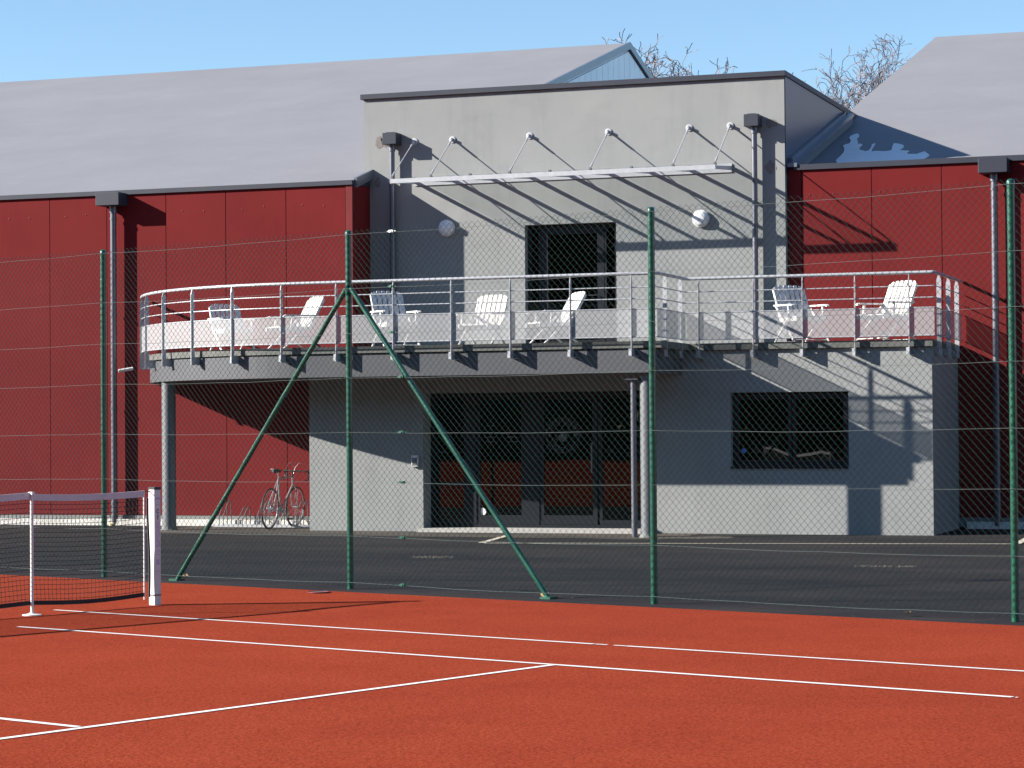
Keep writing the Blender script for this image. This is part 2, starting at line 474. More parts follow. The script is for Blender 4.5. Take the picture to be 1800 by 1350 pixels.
P_(MB().box(-15.477, YL - .012, .17, XL, YL + .055, 5.585), 'corner_trim', 'redtrim', hl)
for k in range(1):
    P_(MB().box(XL - .05, YL + .06, .17, XL + .0, 36.79, 5.60), 'cladding_panel', 'red', hl)
P_(MB().box(-60, YL - .02, 0.02, XL, YL + .05, .165), 'plinth', 'plinth', hl)
P_(MB().box(-60, YL - .04, 5.585, XL + .012, YL + .06, ZE), 'eave_flashing', 'anthra', hl)
sl = (ZR_ - ZE) / (YR_ - (YL - .035))
P_(MB().prism3([(XL - .01, YL + .06, 5.605), (XL - .01, 36.79, 5.605), (XL - .01, 36.79, ZE + .77 * sl), (XL - .01, YL + .06, ZE + .095 * sl - .003)], (.02, 0, 0)), 'verge_flashing', 'anthra', hl)
P_(MB().prism3([(-60, YL - .03, ZE - .004), (-60, YR_, ZR_), (-60, 68.1, ZE), (-60, 68.1, ZE - .1), (-60, YR_, ZR_ - .1), (-60, YL + .1, ZE - .03)], (60 + XL + .02, 0, 0)), 'roof', 'roof', hl)
gx = XL + .03
def roofz(y): return ZR_ - abs(y - YR_) * sl
P_(MB().prism3([(gx - .09, 36.9, 4), (gx - .09, 68, 4), (gx - .09, 68, roofz(68) - .12), (gx - .09, YR_, ZR_ - .12), (gx - .09, 36.9, roofz(36.9) - .12)], (.04, 0, 0)), 'gable_wall', 'pale_clad', hl)
y = 42.0
while y < 58.5:
    y1 = y + .405
    top = [(gx - .045, y1, roofz(y1) - .20), (gx - .045, y, roofz(y) - .20)]
    if y < YR_ < y1: top.insert(1, (gx - .045, YR_, ZR_ - .20))
    P_(MB().prism3([(gx - .045, y, 5.5), (gx - .045, y1, 5.5)] + top, (.03, 0, 0)), 'gable_panel', 'pale_clad', hl)
    y += .42
for s_ in (-1, 1):
    ye = YR_ + s_ * 15.9
    P_(MB().prism3([(gx - .02, YR_, ZR_ + .02), (gx - .02, ye, roofz(ye) + .02), (gx - .02, ye, roofz(ye) - .14), (gx - .02, YR_, ZR_ - .14)], (.05, 0, 0)), 'verge_trim', 'verge', hl)
downpipe(hl, -19.694, 35.93, .05, 5.39, .052, (-19.915, -19.477, 35.72, YL - .01, 5.385, 5.60))
kerb_l = MB().box(-60, 35.90, 0, -15.50, 36.03, .105).build('kerb', 'kerb', kind='structure')
MB().lathe([(.05, 0), (.06, .03), (.03, .06)], (-19.64, 35.75, .0), 'z', 9).build('stone', 'stone', label='small tan stone at the foot of the downpipe on the bicycle side', cat='stone')

# ------------------------------------------------------------------ right hall
XR, YRw = -8.308, 36.92
hr = empty('sports_hall', (-4, 37, 0), label='red panelled sports hall with a snow patch on its roof', cat='building')
P_(MB().box(XR + .05, YRw + .06, 0, 35, YRw + .3, 5.55), 'wall', 'interior', hr)
seams = [-8.31, -8.0915, -6.987, -5.904, -4.850] + [-4.850 + 1.08 * i for i in range(1, 9)]
for a, b in zip(seams[:-1], seams[1:]):
    q = P_(MB().box(a + .006, YRw, .17, b - .006, YRw + .055, 5.60), 'cladding_panel', 'red', hr)
    if b < -3:
        for fx in ((.5,) if b - a < .4 else (.12, .46)):
            P_(MB().lathe([(.015, 0), (.012, -.004), (.004, -.006)], (a + (b - a) * fx, YRw, 5.21), 'y', 10), 'rivet', 'redtrim', q)
P_(MB().box(XR + .02, YRw - .02, .02, 35, YRw + .05, .165), 'plinth', 'plinth', hr)
P_(MB().box(-8.20, YRw - .04, 5.60, 35, YRw + .06, 5.685), 'eave_flashing', 'anthra', hr)
RS = .2894
def rz(y): return 7.218 + (y - 42.785) * RS
P_(MB().prism3([(-8.55, 36.95, rz(36.95)), (-8.55, 52.9, rz(52.9)), (-8.55, 69, 5.5), (-8.55, 69, 5.4), (-8.55, 52.9, rz(52.9) - .1), (-8.55, 36.95, rz(36.95) - .1)], (46, 0, 0)), 'roof', 'roof', hr)
P_(MB().box(-8.2, YRw + .061, 5.30, 35, YRw + .09, 5.684), 'roof_upstand', 'anthra', hr)
downpipe(hr, -5.085, 36.80, .05, 5.41, .050, (-5.296, -4.862, 36.60, YRw - .01, 5.405, 5.63))
MB().box(-5.55, 36.77, 0, 35, 36.90, .105).build('kerb', 'kerb', kind='structure')
# flashing where the roof meets the clubhouse side
def rj(y): return 5.683 + (y - 36.77) * .2894
P_(MB().prism3([(XR, 37.02, rz(37.02) - .05), (XR, 41.3, rz(41.3) - .05), (XR, 41.3, rj(41.3) + .06), (XR, 37.02, rj(37.02) + .06)], (.06, 0, 0)), 'side_flashing', 'verge', hr)
P_(MB().prism3([(XR, 36.86, rj(36.86) - .06), (XR, 41.5, rj(41.5) - .06), (XR, 41.5, rj(41.5) + .0), (XR, 36.86, rj(36.86) + .0)], (.16, 0, 0)), 'side_flashing', 'verge', hr)
P_(MB().prism3([(XR + .06, 37.02, rz(37.02)), (XR + .06, 41.6, rz(41.6)), (XR + .06, 41.6, rj(41.6) - .065), (XR + .06, 37.02, rj(37.02) - .065)], (.06, 0, 0)), 'membrane_upstand', 'roof', hr)
# thin snow left in the shade
sp = [(-7.77, 38.03), (-7.78, 38.74), (-7.92, 39.38), (-7.84, 39.55), (-7.96, 40.09), (-7.93, 40.43), (-7.87, 40.46), (-7.81, 39.97), (-7.69, 39.45), (-7.6, 39.39), (-7.54, 38.86), (-7.43, 38.71), (-7.38, 38.75), (-7.43, 39.35), (-7.39, 39.43), (-7.32, 38.68), (-7.12, 38.63), (-6.99, 38.69), (-7.07, 39.35), (-6.89, 39.17), (-6.84, 38.98), (-6.86, 38.66), (-6.68, 38.58), (-6.66, 38.29), (-6.49, 38.25), (-6.41, 38.46), (-6.28, 38.12), (-6.30, 37.5), (-6.88, 37.25), (-7.6, 37.25)]
jag = []
for i in range(len(sp)):
    a, b = sp[i], sp[(i + 1) % len(sp)]
    jag += [a, ((a[0] + b[0]) / 2 + random.uniform(-.035, .035), (a[1] + b[1]) / 2 + random.uniform(-.06, .06))]
mb = MB(); nj = len(jag)
mb.add([(x, y_, rz(y_) + .018) for x, y_ in jag] + [(x, y_, rz(y_) + .002) for x, y_ in jag],
       [tuple(range(nj))[::-1]] + [(i, (i + 1) % nj, nj + (i + 1) % nj, nj + i) for i in range(nj)])
mb.build('snow', 'snow', label='thin jagged patch of snow lying in the roof shade', cat='snow', kind='stuff')

# ------------------------------------------------------------------ clubhouse
ch = empty('clubhouse', (-11, 34.6, 0), label='grey rendered two storey clubhouse with curved balcony between red halls', cat='building')
X0, X1, YU, ZU = -15.46, -8.325, 36.8, 7.075
FX0, FX1, FZ1 = -12.645, -11.095, 4.885            # french door opening
wu = MB().box(X0, YU, 2.6, FX0, YU + .3, ZU)
wu.box(FX1, YU, 2.6, X1, YU + .3, ZU); wu.box(FX0, YU, FZ1, FX1, YU + .3, ZU)
wu.box(X0, YU + .3, 2.6, X0 + .3, 41.7, ZU); wu.box(X1 - .3, YU + .3, 2.6, X1, 42.55, ZU); wu.box(X0 + .3, 41.4, 2.6, X1 - .3, 41.7, ZU)
P_(wu, 'upper_wall', 'plaster', ch)
P_(MB().box(X1 + .0005, YU + .02, 5.55, X1 + .012, 42.5, ZU - .001), 'side_shade_sheet', 'flank', ch)  # added sheet, coloured with the blue shade of the block's side
cp = MB().box(X0 - .05, YU - .05, ZU, X1 + .03, YU + .30, ZU + .085)
cp.box(X1 - .3, YU + .30, ZU + .001, X1 + .03, 42.6, ZU + .086); cp.box(X0 - .05, YU + .30, ZU + .001, X0 + .3, 41.8, ZU + .086)
bevel(P_(cp, 'parapet_cap', 'anthra', ch), .004)
P_(MB().box(X0 + .3, YU + .3, 6.7, X1 - .3, 41.4, 6.8), 'flat_roof', 'roof', ch)
# lower storey
W0 = 34.5
LX0, DX0, DX1, RX1 = -15.46, -13.545, -9.80, -5.68
WX0, WX1, WZ0, WZ1 = -8.66, -6.90, .985, 2.088
lo = MB().box(LX0, W0, -.05, DX0, W0 + .35, 2.72)
lo.box(LX0, W0 + .35, -.05, LX0 + .3, YU, 2.72)
lo.box(DX0, W0, 2.14, DX1, W0 + .35, 2.72)
lo.box(DX1, W0, -.05, WX0, W0 + .35, 2.72); lo.box(WX1, W0, -.05, RX1, W0 + .35, 2.72)
lo.box(WX0, W0, -.05, WX1, W0 + .35, WZ0); lo.box(WX0, W0, WZ1, WX1, W0 + .35, 2.72)
lo.box(RX1 - .3, W0 + .35, -.05, RX1, 36.9, 2.72)
P_(lo, 'lower_wall', 'plaster', ch)
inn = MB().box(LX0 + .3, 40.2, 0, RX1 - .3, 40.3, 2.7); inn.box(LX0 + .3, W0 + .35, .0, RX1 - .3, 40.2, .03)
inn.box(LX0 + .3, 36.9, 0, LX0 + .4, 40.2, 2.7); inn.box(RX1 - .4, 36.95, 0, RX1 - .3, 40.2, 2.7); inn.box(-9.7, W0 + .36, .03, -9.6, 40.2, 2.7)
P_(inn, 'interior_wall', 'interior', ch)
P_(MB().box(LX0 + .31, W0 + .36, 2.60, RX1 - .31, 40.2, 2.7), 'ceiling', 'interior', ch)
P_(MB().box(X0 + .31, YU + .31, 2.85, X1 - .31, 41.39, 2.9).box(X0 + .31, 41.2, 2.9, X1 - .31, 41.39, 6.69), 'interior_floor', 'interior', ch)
# terrace slab
AC = Vector((-14.9, 37.18)); RA = 4.35
def arc(r_, n=28, ymax=36.03):
    a0 = math.asin(max(-1, min(1, (AC.y - ymax) / r_)))
    return [(AC.x - r_ * math.cos(a), AC.y - r_ * math.sin(a)) for a in [a0 + (math.pi / 2 - a0) * i / n for i in range(n + 1)]]
def slab_poly(off): return arc(RA - off) + [(-9.3 - off + .0, AC.y - RA + off), (-9.3 - off, 36.0), (-9.3 - off, 36.75), (-15.3, 36.75), (-15.3, 36.03)]
tb = MB()
lipP = arc(RA - .10) + [(-9.27, 32.93), (-9.27, 34.44), (-5.66, 34.44), (-5.66, 36.9), (-8.35, 36.9), (-8.35, 36.79), (-15.33, 36.79), (-15.33, 36.03)]
tb.prism(lipP, 2.722, 2.82); P_(tb, 'terrace_slab', 'lip', ch)
fa = MB(); fp = arc(RA - .13) + [(-9.39, 32.96), (-9.39, 34.49)]; fi = arc(RA - .19) + [(-9.45, 33.02), (-9.45, 34.49)]
n_ = len(fp)
fa.add([(x, y_, 2.37) for x, y_ in fp] + [(x, y_, 2.702) for x, y_ in fp] + [(x, y_, 2.37) for x, y_ in fi] + [(x, y_, 2.702) for x, y_ in fi],
       [q for i in range(n_ - 1) for q in ((i, i + 1, n_ + i + 1, n_ + i), (2 * n_ + i + 1, 2 * n_ + i, 3 * n_ + i, 3 * n_ + i + 1), (i + 1, i, 2 * n_ + i, 2 * n_ + i + 1))])
P_(fa, 'fascia', 'fascia', ch)
so = MB().prism(arc(RA - .195) + [(-9.455, 33.025), (-9.455, 34.49), (-15.3, 34.49), (-15.3, 36.03)], 2.40, 2.719)
P_(so, 'soffit', 'soffit', ch)
P_(MB().tube([(-19.02, 35.35, 2.62), (-19.22, 35.22, 2.58)], .028, 10), 'overflow_spout', 'white', ch, True)
# round columns
for cx_, cy_, cr_ in ((-17.85, 34.36, .112), (-9.56, 33.18, .108)):
    P_(MB().tube([(cx_, cy_, 0), (cx_, cy_, 2.40)], cr_, 28), 'column', 'galvdark', ch, True)
    P_(MB().lathe([(cr_ + .03, 0), (cr_ + .03, .015), (cr_ + .012, .02), (cr_ + .012, .06)], (cx_, cy_, .0), 'z', 20), 'column_base', 'plinth', ch)
pp = MB().tube([(-9.745, 33.12, 0), (-9.745, 33.12, 2.30)], .044, 14); pp.box(-9.85, 33.04, 2.27, -9.66, 33.2, 2.285)
P_(pp, 'downpipe', 'pipe', ch, True)
for hx0, hx1, px_ in ((-15.035, -14.79, -14.925), (-8.923, -8.688, -8.79)):
    q = downpipe(ch, px_, 36.705, 2.83, 6.30, .045, (hx0, hx1, 36.55, YU - .003, 6.285, 6.475))
P_(MB().box(DX0 - .005, W0 - .28, -.02, DX1, W0 + .40, .055), 'threshold', 'sill', ch)
# mortar patches left on the render
def patch(cx_, cz_, rx_, rz_):
    n2 = 18; pl = []
    for i in range(n2):
        a = 2 * math.pi * i / n2; q = random.uniform(.72, 1.1); pl.append((cx_ + rx_ * q * math.cos(a), YU - .0005, cz_ + rz_ * q * math.sin(a)))
    P_(MB().prism3(pl, (0, -.003, 0)), 'mortar_patch', 'patch', ch)
patch(-15.19, 6.345, .075, .11); patch(-15.09, 6.36, .07, .10); patch(-8.53, 6.34, .105, .075); patch(-8.555, 5.655, .09, .11); patch(-15.22, 5.69, .055, .085)

# french door on the terrace
def frame_rect(mb, x0, x1, z0, z1, wd, y0, y1, bot=True):
    mb.box(x0, y0, z0, x0 + wd, y1, z1); mb.box(x1 - wd, y0, z0, x1, y1, z1); mb.box(x0 + wd, y0, z1 - wd, x1 - wd, y1, z1)
    if bot: mb.box(x0 + wd, y0, z0, x1 - wd, y1, z0 + wd)
def glazed(name, x0, x1, z0, z1, y0, wd, leaves, parent=ch, m='anthra2'):
    """leaves: list of (x0, x1, stile, rail_bottom, frame_mat) inside the outer frame"""
    root = MB(); frame_rect(root, x0, x1, z0, z1, wd, y0, y0 + .07)
    root = P_(root, name, m, parent)
    for a, b, st, rb, mm in leaves:
        f_ = MB(); zz0, zz1 = z0 + wd + .004, z1 - wd - .004
        f_.box(a, y0 + .008, zz0, a + st, y0 + .062, zz1); f_.box(b - st, y0 + .008, zz0, b, y0 + .062, zz1)
        f_.box(a + st, y0 + .008, zz1 - st, b - st, y0 + .062, zz1); f_.box(a + st, y0 + .008, zz0, b - st, y0 + .062, zz0 + rb)
        f_.build('frame', mm, root)
        MB().box(a + st - .002, y0 + .03, zz0 + rb - .002, b - st + .002, y0 + .042, zz1 - st + .002).build('pane', 'glass', root)
    return root
glazed('french_door', FX0, FX1, 2.825, FZ1, YU + .14, .035,
       [(-12.606, -12.425, .03, .10, 'anthra2'), (-12.415, -11.345, .115, .14, 'anthra2'), (-11.335, -11.134, .03, .36, 'anthra2')])
P_(MB().tube([(-11.46, YU + .13, 3.72), (-11.46, YU + .10, 3.72), (-11.60, YU + .10, 3.72)], .011, 8), 'door_handle', 'black', ch, True)
gd = glazed('entrance_door', DX0, DX1, .055, 2.14, W0 + .33, .05,
            [(-13.49, -12.96, .035, .06, 'anthra2'), (-12.785, -12.0, .055, .14, 'anthra2'), (-11.76, -10.835, .07, .14, 'anthra2'), (-10.80, -9.855, .045, .07, 'anthra2')])
mu = MB().box(-12.955, W0 + .325, .105, -12.79, W0 + .40, 2.09); mu.box(-11.995, W0 + .325, .105, -11.765, W0 + .40, 2.09); mu.box(-13.455, W0 + .336, .70, -12.995, W0 + .40, .76)
mu.build('mullion', 'anthra2', gd)
MB().tube([(-10.90, W0 + .32, .9), (-10.90, W0 + .27, .9), (-10.90, W0 + .27, 1.35), (-10.90, W0 + .32, 1.35)], .014, 8).build('pull_handle', 'galvdark', gd, True)
# round emblem film on the glass door: two rings, a ball, a racket and lettering
em = MB(); ec = Vector((-11.385, W0 + .352, 1.475))
def ring(r0, r1, n=48):
    vs = [(ec.x + q * math.cos(2 * math.pi * i / n), ec.y, ec.z + q * math.sin(2 * math.pi * i / n)) for i in range(n) for q in (r0, r1)]
    em.add(vs, [(2 * i, 2 * i + 1, 2 * ((i + 1) % n) + 1, 2 * ((i + 1) % n)) for i in range(n)])
def disc(cx_, cz_, rx_, rz_, n=24, tilt=0.):
    ct, st = math.cos(tilt), math.sin(tilt)
    em.add([(ec.x + cx_ + ct * rx_ * math.cos(2 * math.pi * i / n) - st * rz_ * math.sin(2 * math.pi * i / n), ec.y, ec.z + cz_ + st * rx_ * math.cos(2 * math.pi * i / n) + ct * rz_ * math.sin(2 * math.pi * i / n)) for i in range(n)], [tuple(range(n))])
ring(.262, .272); ring(.188, .196); disc(.005, -.035, .066, .066); disc(-.225, .01, .022, .022); disc(.228, .01, .022, .022); disc(.0, .232, .02, .02)
for k in (-1, 1):
    em.add([(ec.x + a, ec.y, ec.z + b) for a, b in ((-.13, -.07), (-.115, -.085), (-.03, .005), (-.045, .02))], [(0, 1, 2, 3)]) if k < 0 else None
n2 = 30
vs = []
for i in range(n2):
    a = 2 * math.pi * i / n2
    for q in (.86, 1.0):
        u_, v_ = q * .062 * math.cos(a), q * .082 * math.sin(a); ct, st = math.cos(-.5), math.sin(-.5)
        vs.append((ec.x + .045 + ct * u_ - st * v_, ec.y, ec.z + .10 + st * u_ + ct * v_))
em.add(vs, [(2 * i, 2 * i + 1, 2 * ((i + 1) % n2) + 1, 2 * ((i + 1) % n2)) for i in range(n2)])
for i in range(11):                      # letter strokes along the upper arc, too small to read
    a = math.pi * (.86 - .072 * i)
    if abs(a - math.pi / 2) < .12: continue
    for da in (-.035, .03):
        em.add([(ec.x + q * math.cos(a + da + e), ec.y, ec.z + q * math.sin(a + da + e)) for q, e in ((.208, 0), (.250, 0), (.250, .035), (.208, .035))], [(0, 1, 2, 3)])
    em.add([(ec.x + q * math.cos(a + e), ec.y, ec.z + q * math.sin(a + e)) for q, e in ((.228, -.04), (.236, -.04), (.236, .05), (.228, .05))], [(0, 1, 2, 3)])
emo = em.build('emblem', 'emblem', gd)
for i, ch_c in enumerate('CORNAILLY'):
    a = math.pi * (1.17 + .0825 * i)
    lm = text_mesh(ch_c, .058, 'emblem', 0)
    o = link_copy(lm, 'emblem_letter', gd, (ec.x + .229 * math.cos(a), ec.y - .001, ec.z + .229 * math.sin(a)), (math.pi / 2, -(a + math.pi / 2 - 2 * math.pi) if False else 0, 0))
    o.rotation_euler = (Matrix.Rotation(-(a - 1.5 * math.pi), 3, 'Y') @ Matrix.Rotation(math.pi / 2, 3, 'X')).to_euler()
MB().lathe([(.058, 0), (.058, -.002)], (-12.70, W0 + .356, .30), 'y', 20).build('round_sticker', 'white', gd)
# small hours text lines on the first door leaf
hl_ = MB()
for zz, xs in ((1.62, ((-12.62, -12.48),)), (1.50, ((-12.62, -12.30),)), (1.445, ((-12.66, -12.50), (-12.28, -12.12))), (1.37, ((-12.64, -12.47), (-12.28, -12.10)))):
    for a, b in xs: hl_.add([(a, W0 + .356, zz), (b, W0 + .356, zz), (b, W0 + .356, zz + .012), (a, W0 + .356, zz + .012)], [(0, 1, 2, 3)])
hl_.build('text_film', 'emblem', gd)
wn = glazed('window', WX0, WX1, WZ0, WZ1, W0 + .12, .045, [(-8.612, -7.775, .05, .055, 'anthra2'), (-7.755, -6.948, .05, .055, 'anthra2')])
MB().box(WX0 + .002, W0 - .03, WZ0 - .02, WX1 - .002, W0 + .118, WZ0 + .012).build('sill', 'anthra2', wn)
MB().lathe([(.036, 0), (.036, -.002)], (-8.50, W0 + .147, 1.225), 'y', 18).build('round_sticker', 'blue', wn)

# ------------------------------------------------------------------ balcony railing
rl = empty('balcony_railing', (-12, 32.9, 2.8), label='galvanised balcony railing with perforated infill along the curved terrace', cat='railing')
ZT = 3.80
def RP(z): return [Vector((x, y_, z)) for x, y_ in arc(RA, 40, 36.02)] + [Vector((-9.3, 32.83, z)), Vector((-9.3, 34.38, z)), Vector((-5.61, 34.38, z)), Vector((-5.61, 36.9, z))]
path = RP(0)
cum = [0]
for a, b in zip(path[:-1], path[1:]): cum.append(cum[-1] + (b - a).length)
def at(s_):
    for i in range(len(path) - 1):
        if s_ <= cum[i + 1] or i == len(path) - 2:
            d = (path[i + 1] - path[i]).normalized(); return path[i] + d * (s_ - cum[i]), d
def s_of(p):   # arclength of nearest path point
    best = None
    for i in range(len(path) - 1):
        a, b = path[i], path[i + 1]; d = b - a; t = max(0, min(1, (Vector((*p, 0)) - a).dot(d) / d.length_squared)); q = a + d * t
        e = (q - Vector((*p, 0))).length
        if best is None or e < best[0]: best = (e, cum[i] + t * d.length)
    return best[1]
fill = []
for i, p in enumerate(path):       # round the sharp corners of the handrail a little
    fill.append(p)
def rounded(z, rad=.06):
    out = []; src = RP(z); k0 = len(src) - 4
    for i, p in enumerate(src):
        if i in (k0, k0 + 1, k0 + 2):
            a = (src[i - 1] - p).normalized() * rad; b = (src[i + 1] - p).normalized() * rad
            for t in (0, .25, .5, .75, 1): out.append(p + a * (1 - t) ** 2 + b * t ** 2)
        else: out.append(p)
    return out
P_(MB().tube(rounded(ZT - .02), .0245, 12), 'handrail', 'galv', rl, True)
for z in (3.585, 3.42):
    P_(MB().tube(rounded(z, .04), .0085, 8), 'mid_rail', 'galv', rl, True)
posts = [s_of((-9.678 - .917 * i, 32.83)) for i in range(6)]
s0 = posts[-1]
while s0 - .90 > .12: s0 -= .90; posts.append(s0)
posts += [s_of((-9.3, 33.25)), s_of((-9.3, 34.08)), s_of((-9.10, 34.38)), s_of((-8.275, 34.38)), s_of((-7.536, 34.38)), s_of((-6.766, 34.38)), s_of((-5.98, 34.38)),
          s_of((-5.61, 34.75)), s_of((-5.61, 35.60)), s_of((-5.61, 36.40))]
posts = sorted(set(posts))
for s_ in posts:
    p, d = at(s_); nrm = Vector((d.y, -d.x, 0))          # outward (towards the court)
    mb = MB(); o_, t_ = nrm * .034, d * .005
    prof = [(-1, 2.60), (1, 2.60), (1, 3.68), (.35, 3.765), (-.35, 3.765), (-1, 3.68)]
    mb.prism3([p + o_ * a - t_ + Vector((0, 0, z)) for a, z in prof], t_ * 2)
    q = P_(mb, 'baluster', 'galv', rl)
    inw = -nrm
    b2 = MB().obox(p + inw * .075 + Vector((0, 0, 2.66)), d * .004, nrm * .075, Vector((0, 0, .065)))
    b2.obox(p + inw * .075 + d * .03 + Vector((0, 0, 2.60)), d * .034, nrm * .06, Vector((0, 0, .004)))
    b2.obox(p - d * .026 + Vector((0, 0, 2.66)), d * .022, nrm * .004, Vector((0, 0, .05)))
    b2.build('bracket', 'galv', q)
corner_s = [0, cum[-4], cum[-3], cum[-2], cum[-1]]
cuts = sorted(set([0.03] + posts + corner_s[1:]))
Z0, Z1 = 2.875, 3.275
for a, b in zip(cuts[:-1], cuts[1:]):
    if b - a < .06: continue
    k = max(1, int((b - a) / .12)) if a < cum[-4] - 5 else 1
    pts = [at(a + .008 + (b - a - .016) * i / k) for i in range(k + 1)]
    vs = []
    for p, d in pts:
        nrm = Vector((d.y, -d.x, 0)) * .0015
        vs += [p + nrm + Vector((0, 0, Z0)), p + nrm + Vector((0, 0, Z1))]
    P_(MB().add(vs, [(2 * i, 2 * i + 2, 2 * i + 3, 2 * i + 1) for i in range(k)]), 'infill_panel', 'perf', rl)
for z in (Z0, Z1):
    P_(MB().tube(rounded(z, .02), .009, 6), 'infill_rail', 'galv', rl, True)

# ------------------------------------------------------------------ canopy over the french door
ca = empty('glass_canopy', (-11.9, 36.2, 5.6), label='flat glass canopy on galvanised steel hung from tie rods', cat='canopy')
CX0, CX1, CYF, CYB = -14.555, -9.175, 35.737, 36.78
P_(MB().box(CX0, CYF, 5.545, CX1, CYF + .012, 5.615).box(CX0, CYF + .012, 5.603, CX1, CYF + .07, 5.615), 'front_beam', 'galv', ca)
P_(MB().box(CX0, CYB, 5.60, CX1 + .0, CYB + .018, 5.735), 'wall_beam', 'galv', ca)
fins = [CX0 + .01 + (CX1 - CX0 - .02) * i / 8 for i in range(9)]
for i, fx in enumerate(fins):
    P_(MB().prism3([(fx - .005, CYF + .013, 5.548), (fx - .005, CYB - .001, 5.63), (fx - .005, CYB - .001, 5.70), (fx - .005, CYF + .013, 5.602)], (.01, 0, 0)), 'fin', 'galv', ca)
    P_(MB().box(fx - .018, CYF + .006, 5.617, fx + .018, CYF + .06, 5.650), 'clamp', 'galvdark', ca)
for a, b in zip(fins[:-1], fins[1:]):
    P_(MB().prism3([(a + .014, CYF + .02, 5.624), (a + .014, CYB - .02, 5.712), (a + .014, CYB - .02, 5.722), (a + .014, CYF + .02, 5.634)], (b - a - .028, 0, 0)), 'glass_panel', 'canopyglass', ca)
for i in (0, 1, 3, 5, 7, 8):
    fx = fins[i]; top = Vector((fx - .012, YU - .03, 6.335)); bot = Vector((fx, CYF + .035, 5.66))
    rd = P_(MB().tube([bot + (top - bot) * .1, top + (bot - top) * .05], .0085, 8).tube([bot, bot + (top - bot) * .12], .014, 8).tube([top, top + (bot - top) * .16], .015, 8), 'tie_rod', 'galv', ca, True)
    wp = MB().lathe([(.055, 0), (.055, -.012), (.045, -.014)], (fx - .012, YU - .001, 6.335), 'y', 18); wp.box(fx - .018, YU - .07, 6.305, fx - .006, YU - .012, 6.36)
    wp.build('wall_plate', 'galv', rd)

# ------------------------------------------------------------------ wall lamps, keypad
for lx, lab in ((-13.993, 'round opal wall lamp lying in shade beside the downpipe'), (-9.685, 'round opal wall lamp in sunlight under the canopy shadow')):
    t = empty('wall_lamp', (lx, YU, 4.883), label=lab, cat='wall lamp', group='round lamps on the upper grey wall')
    MB().lathe([(.138, 0), (.138, -.045), (.125, -.05)], (0, -.001, 0), 'y', 32).build('base_ring', 'white', t, True)
    MB().lathe([(.122, -.04), (.118, -.07), (.095, -.092), (.055, -.104), (.01, -.108)], (0, 0, 0), 'y', 32).build('lamp_cover', 'lampshade', t, True)
t = empty('keypad', (-13.667, W0, 1.09), label='small white entry keypad on the grey wall beside the glass doors', cat='keypad')
bevel(MB().box(-.055, -.05, -.088, .055, -.002, .088).build('case', 'white', t), .008)
MB().box(-.04, -.054, -.07, .04, -.0505, .05).build('keys', 'galvdark', t)

# ------------------------------------------------------------------ chairs on the terrace
def chair_meshes(recl, length):
    out = {}
    sr, cr = math.sin(recl), math.cos(recl)
    base = Vector((0, -.17, .35)); up = Vector((0, -sr, cr)); nb = Vector((0, cr, sr))
    b = MB(); k = 6; wd = .058; gap = .025; tot = k * wd + (k - 1) * gap
    for i in range(k):
        x = -tot / 2 + wd / 2 + i * (wd + gap)
        ends = {0: (.0, -.03), k - 1: (.0, -.03)}.get(i, (0, 0))
        l0, l1 = .02, length + ends[1]
        c = base + up * (l0 + l1) / 2 + Vector((x, 0, 0)); b.obox(c, (wd / 2, 0, 0), nb * .011, up * (l1 - l0) / 2)
        top = base + up * l1 + Vector((x, 0, 0))
        sgn = -1 if i == 0 else 1 if i == k - 1 else 0
        e = .028 if sgn else .010
        b.prism3([top + Vector((-wd / 2, 0, 0)) - nb * .011, top + Vector((wd / 2, 0, 0)) - nb * .011,
                  top + Vector((wd / 2 - (.028 if sgn > 0 else .006), 0, 0)) + up * e - nb * .011, top + Vector((-wd / 2 + (.028 if sgn < 0 else .006), 0, 0)) + up * e - nb * .011], nb * .022)
    for l in (.06, length * .52, length - .1):
        b.obox(base + up * l - nb * .018, (tot / 2, 0, 0), nb * .008, up * .022)
    for sx in (-1, 1): b.obox(base + up * (length - .05) / 2 + Vector((sx * (tot / 2 + .012), 0, 0)) - nb * .004, (.012, 0, 0), nb * .022, up * (length - .05) / 2)
    out['backrest'] = b
    s = MB()
    for i in range(6):
        yy = -.16 + i * .082; s.box(-.235, yy, .352 + i * .005, .235, yy + .066, .374 + i * .005)
    for sx in (-1, 1): s.box(sx * .245 - .012, -.18, .325, sx * .245 + .012, .34, .395)
    out['seat'] = s
    arms, legs = [], []
    for sx in (-1, 1):
        a = MB(); x = sx * .285
        a.prism3([(x - .026, -.30, .585), (x - .026, .26, .575), (x - .026, .31, .555), (x - .026, .31, .535), (x - .026, .25, .552), (x - .026, -.30, .562)], (.052, 0, 0))
        a.obox((x, .15, .47), (.012, 0, 0), (0, .016, 0), (0, -.01, .09)); arms.append(a)
        l = MB().tube([(x, .34, .0), (x, -.02, .33), (x, -.27, .56)], [.017, .017, .015], 6); l.box(x - .02, .31, 0, x + .02, .375, .018); legs.append(l)
        l = MB().tube([(x - sx * .03, -.40, .0), (x - sx * .03, .02, .33), (x - sx * .03, .16, .42)], .016, 6); l.box(x - sx * .03 - .02, -.435, 0, x - sx * .03 + .02, -.37, .018); legs.append(l)
    legs[1].tube([(-.255, -.36, .03), (.255, -.36, .03)], .01, 6); legs[0].tube([(-.285, .30, .04), (.285, .30, .04)], .01, 6)
    return {'backrest': out['backrest'].mesh('backrest', 'chair'), 'seat': out['seat'].mesh('seat', 'chair'),
            'arms': [a.mesh('armrest', 'chair') for a in arms], 'legs': [a.mesh('leg', 'chair') for a in legs]}, (base + up * length)
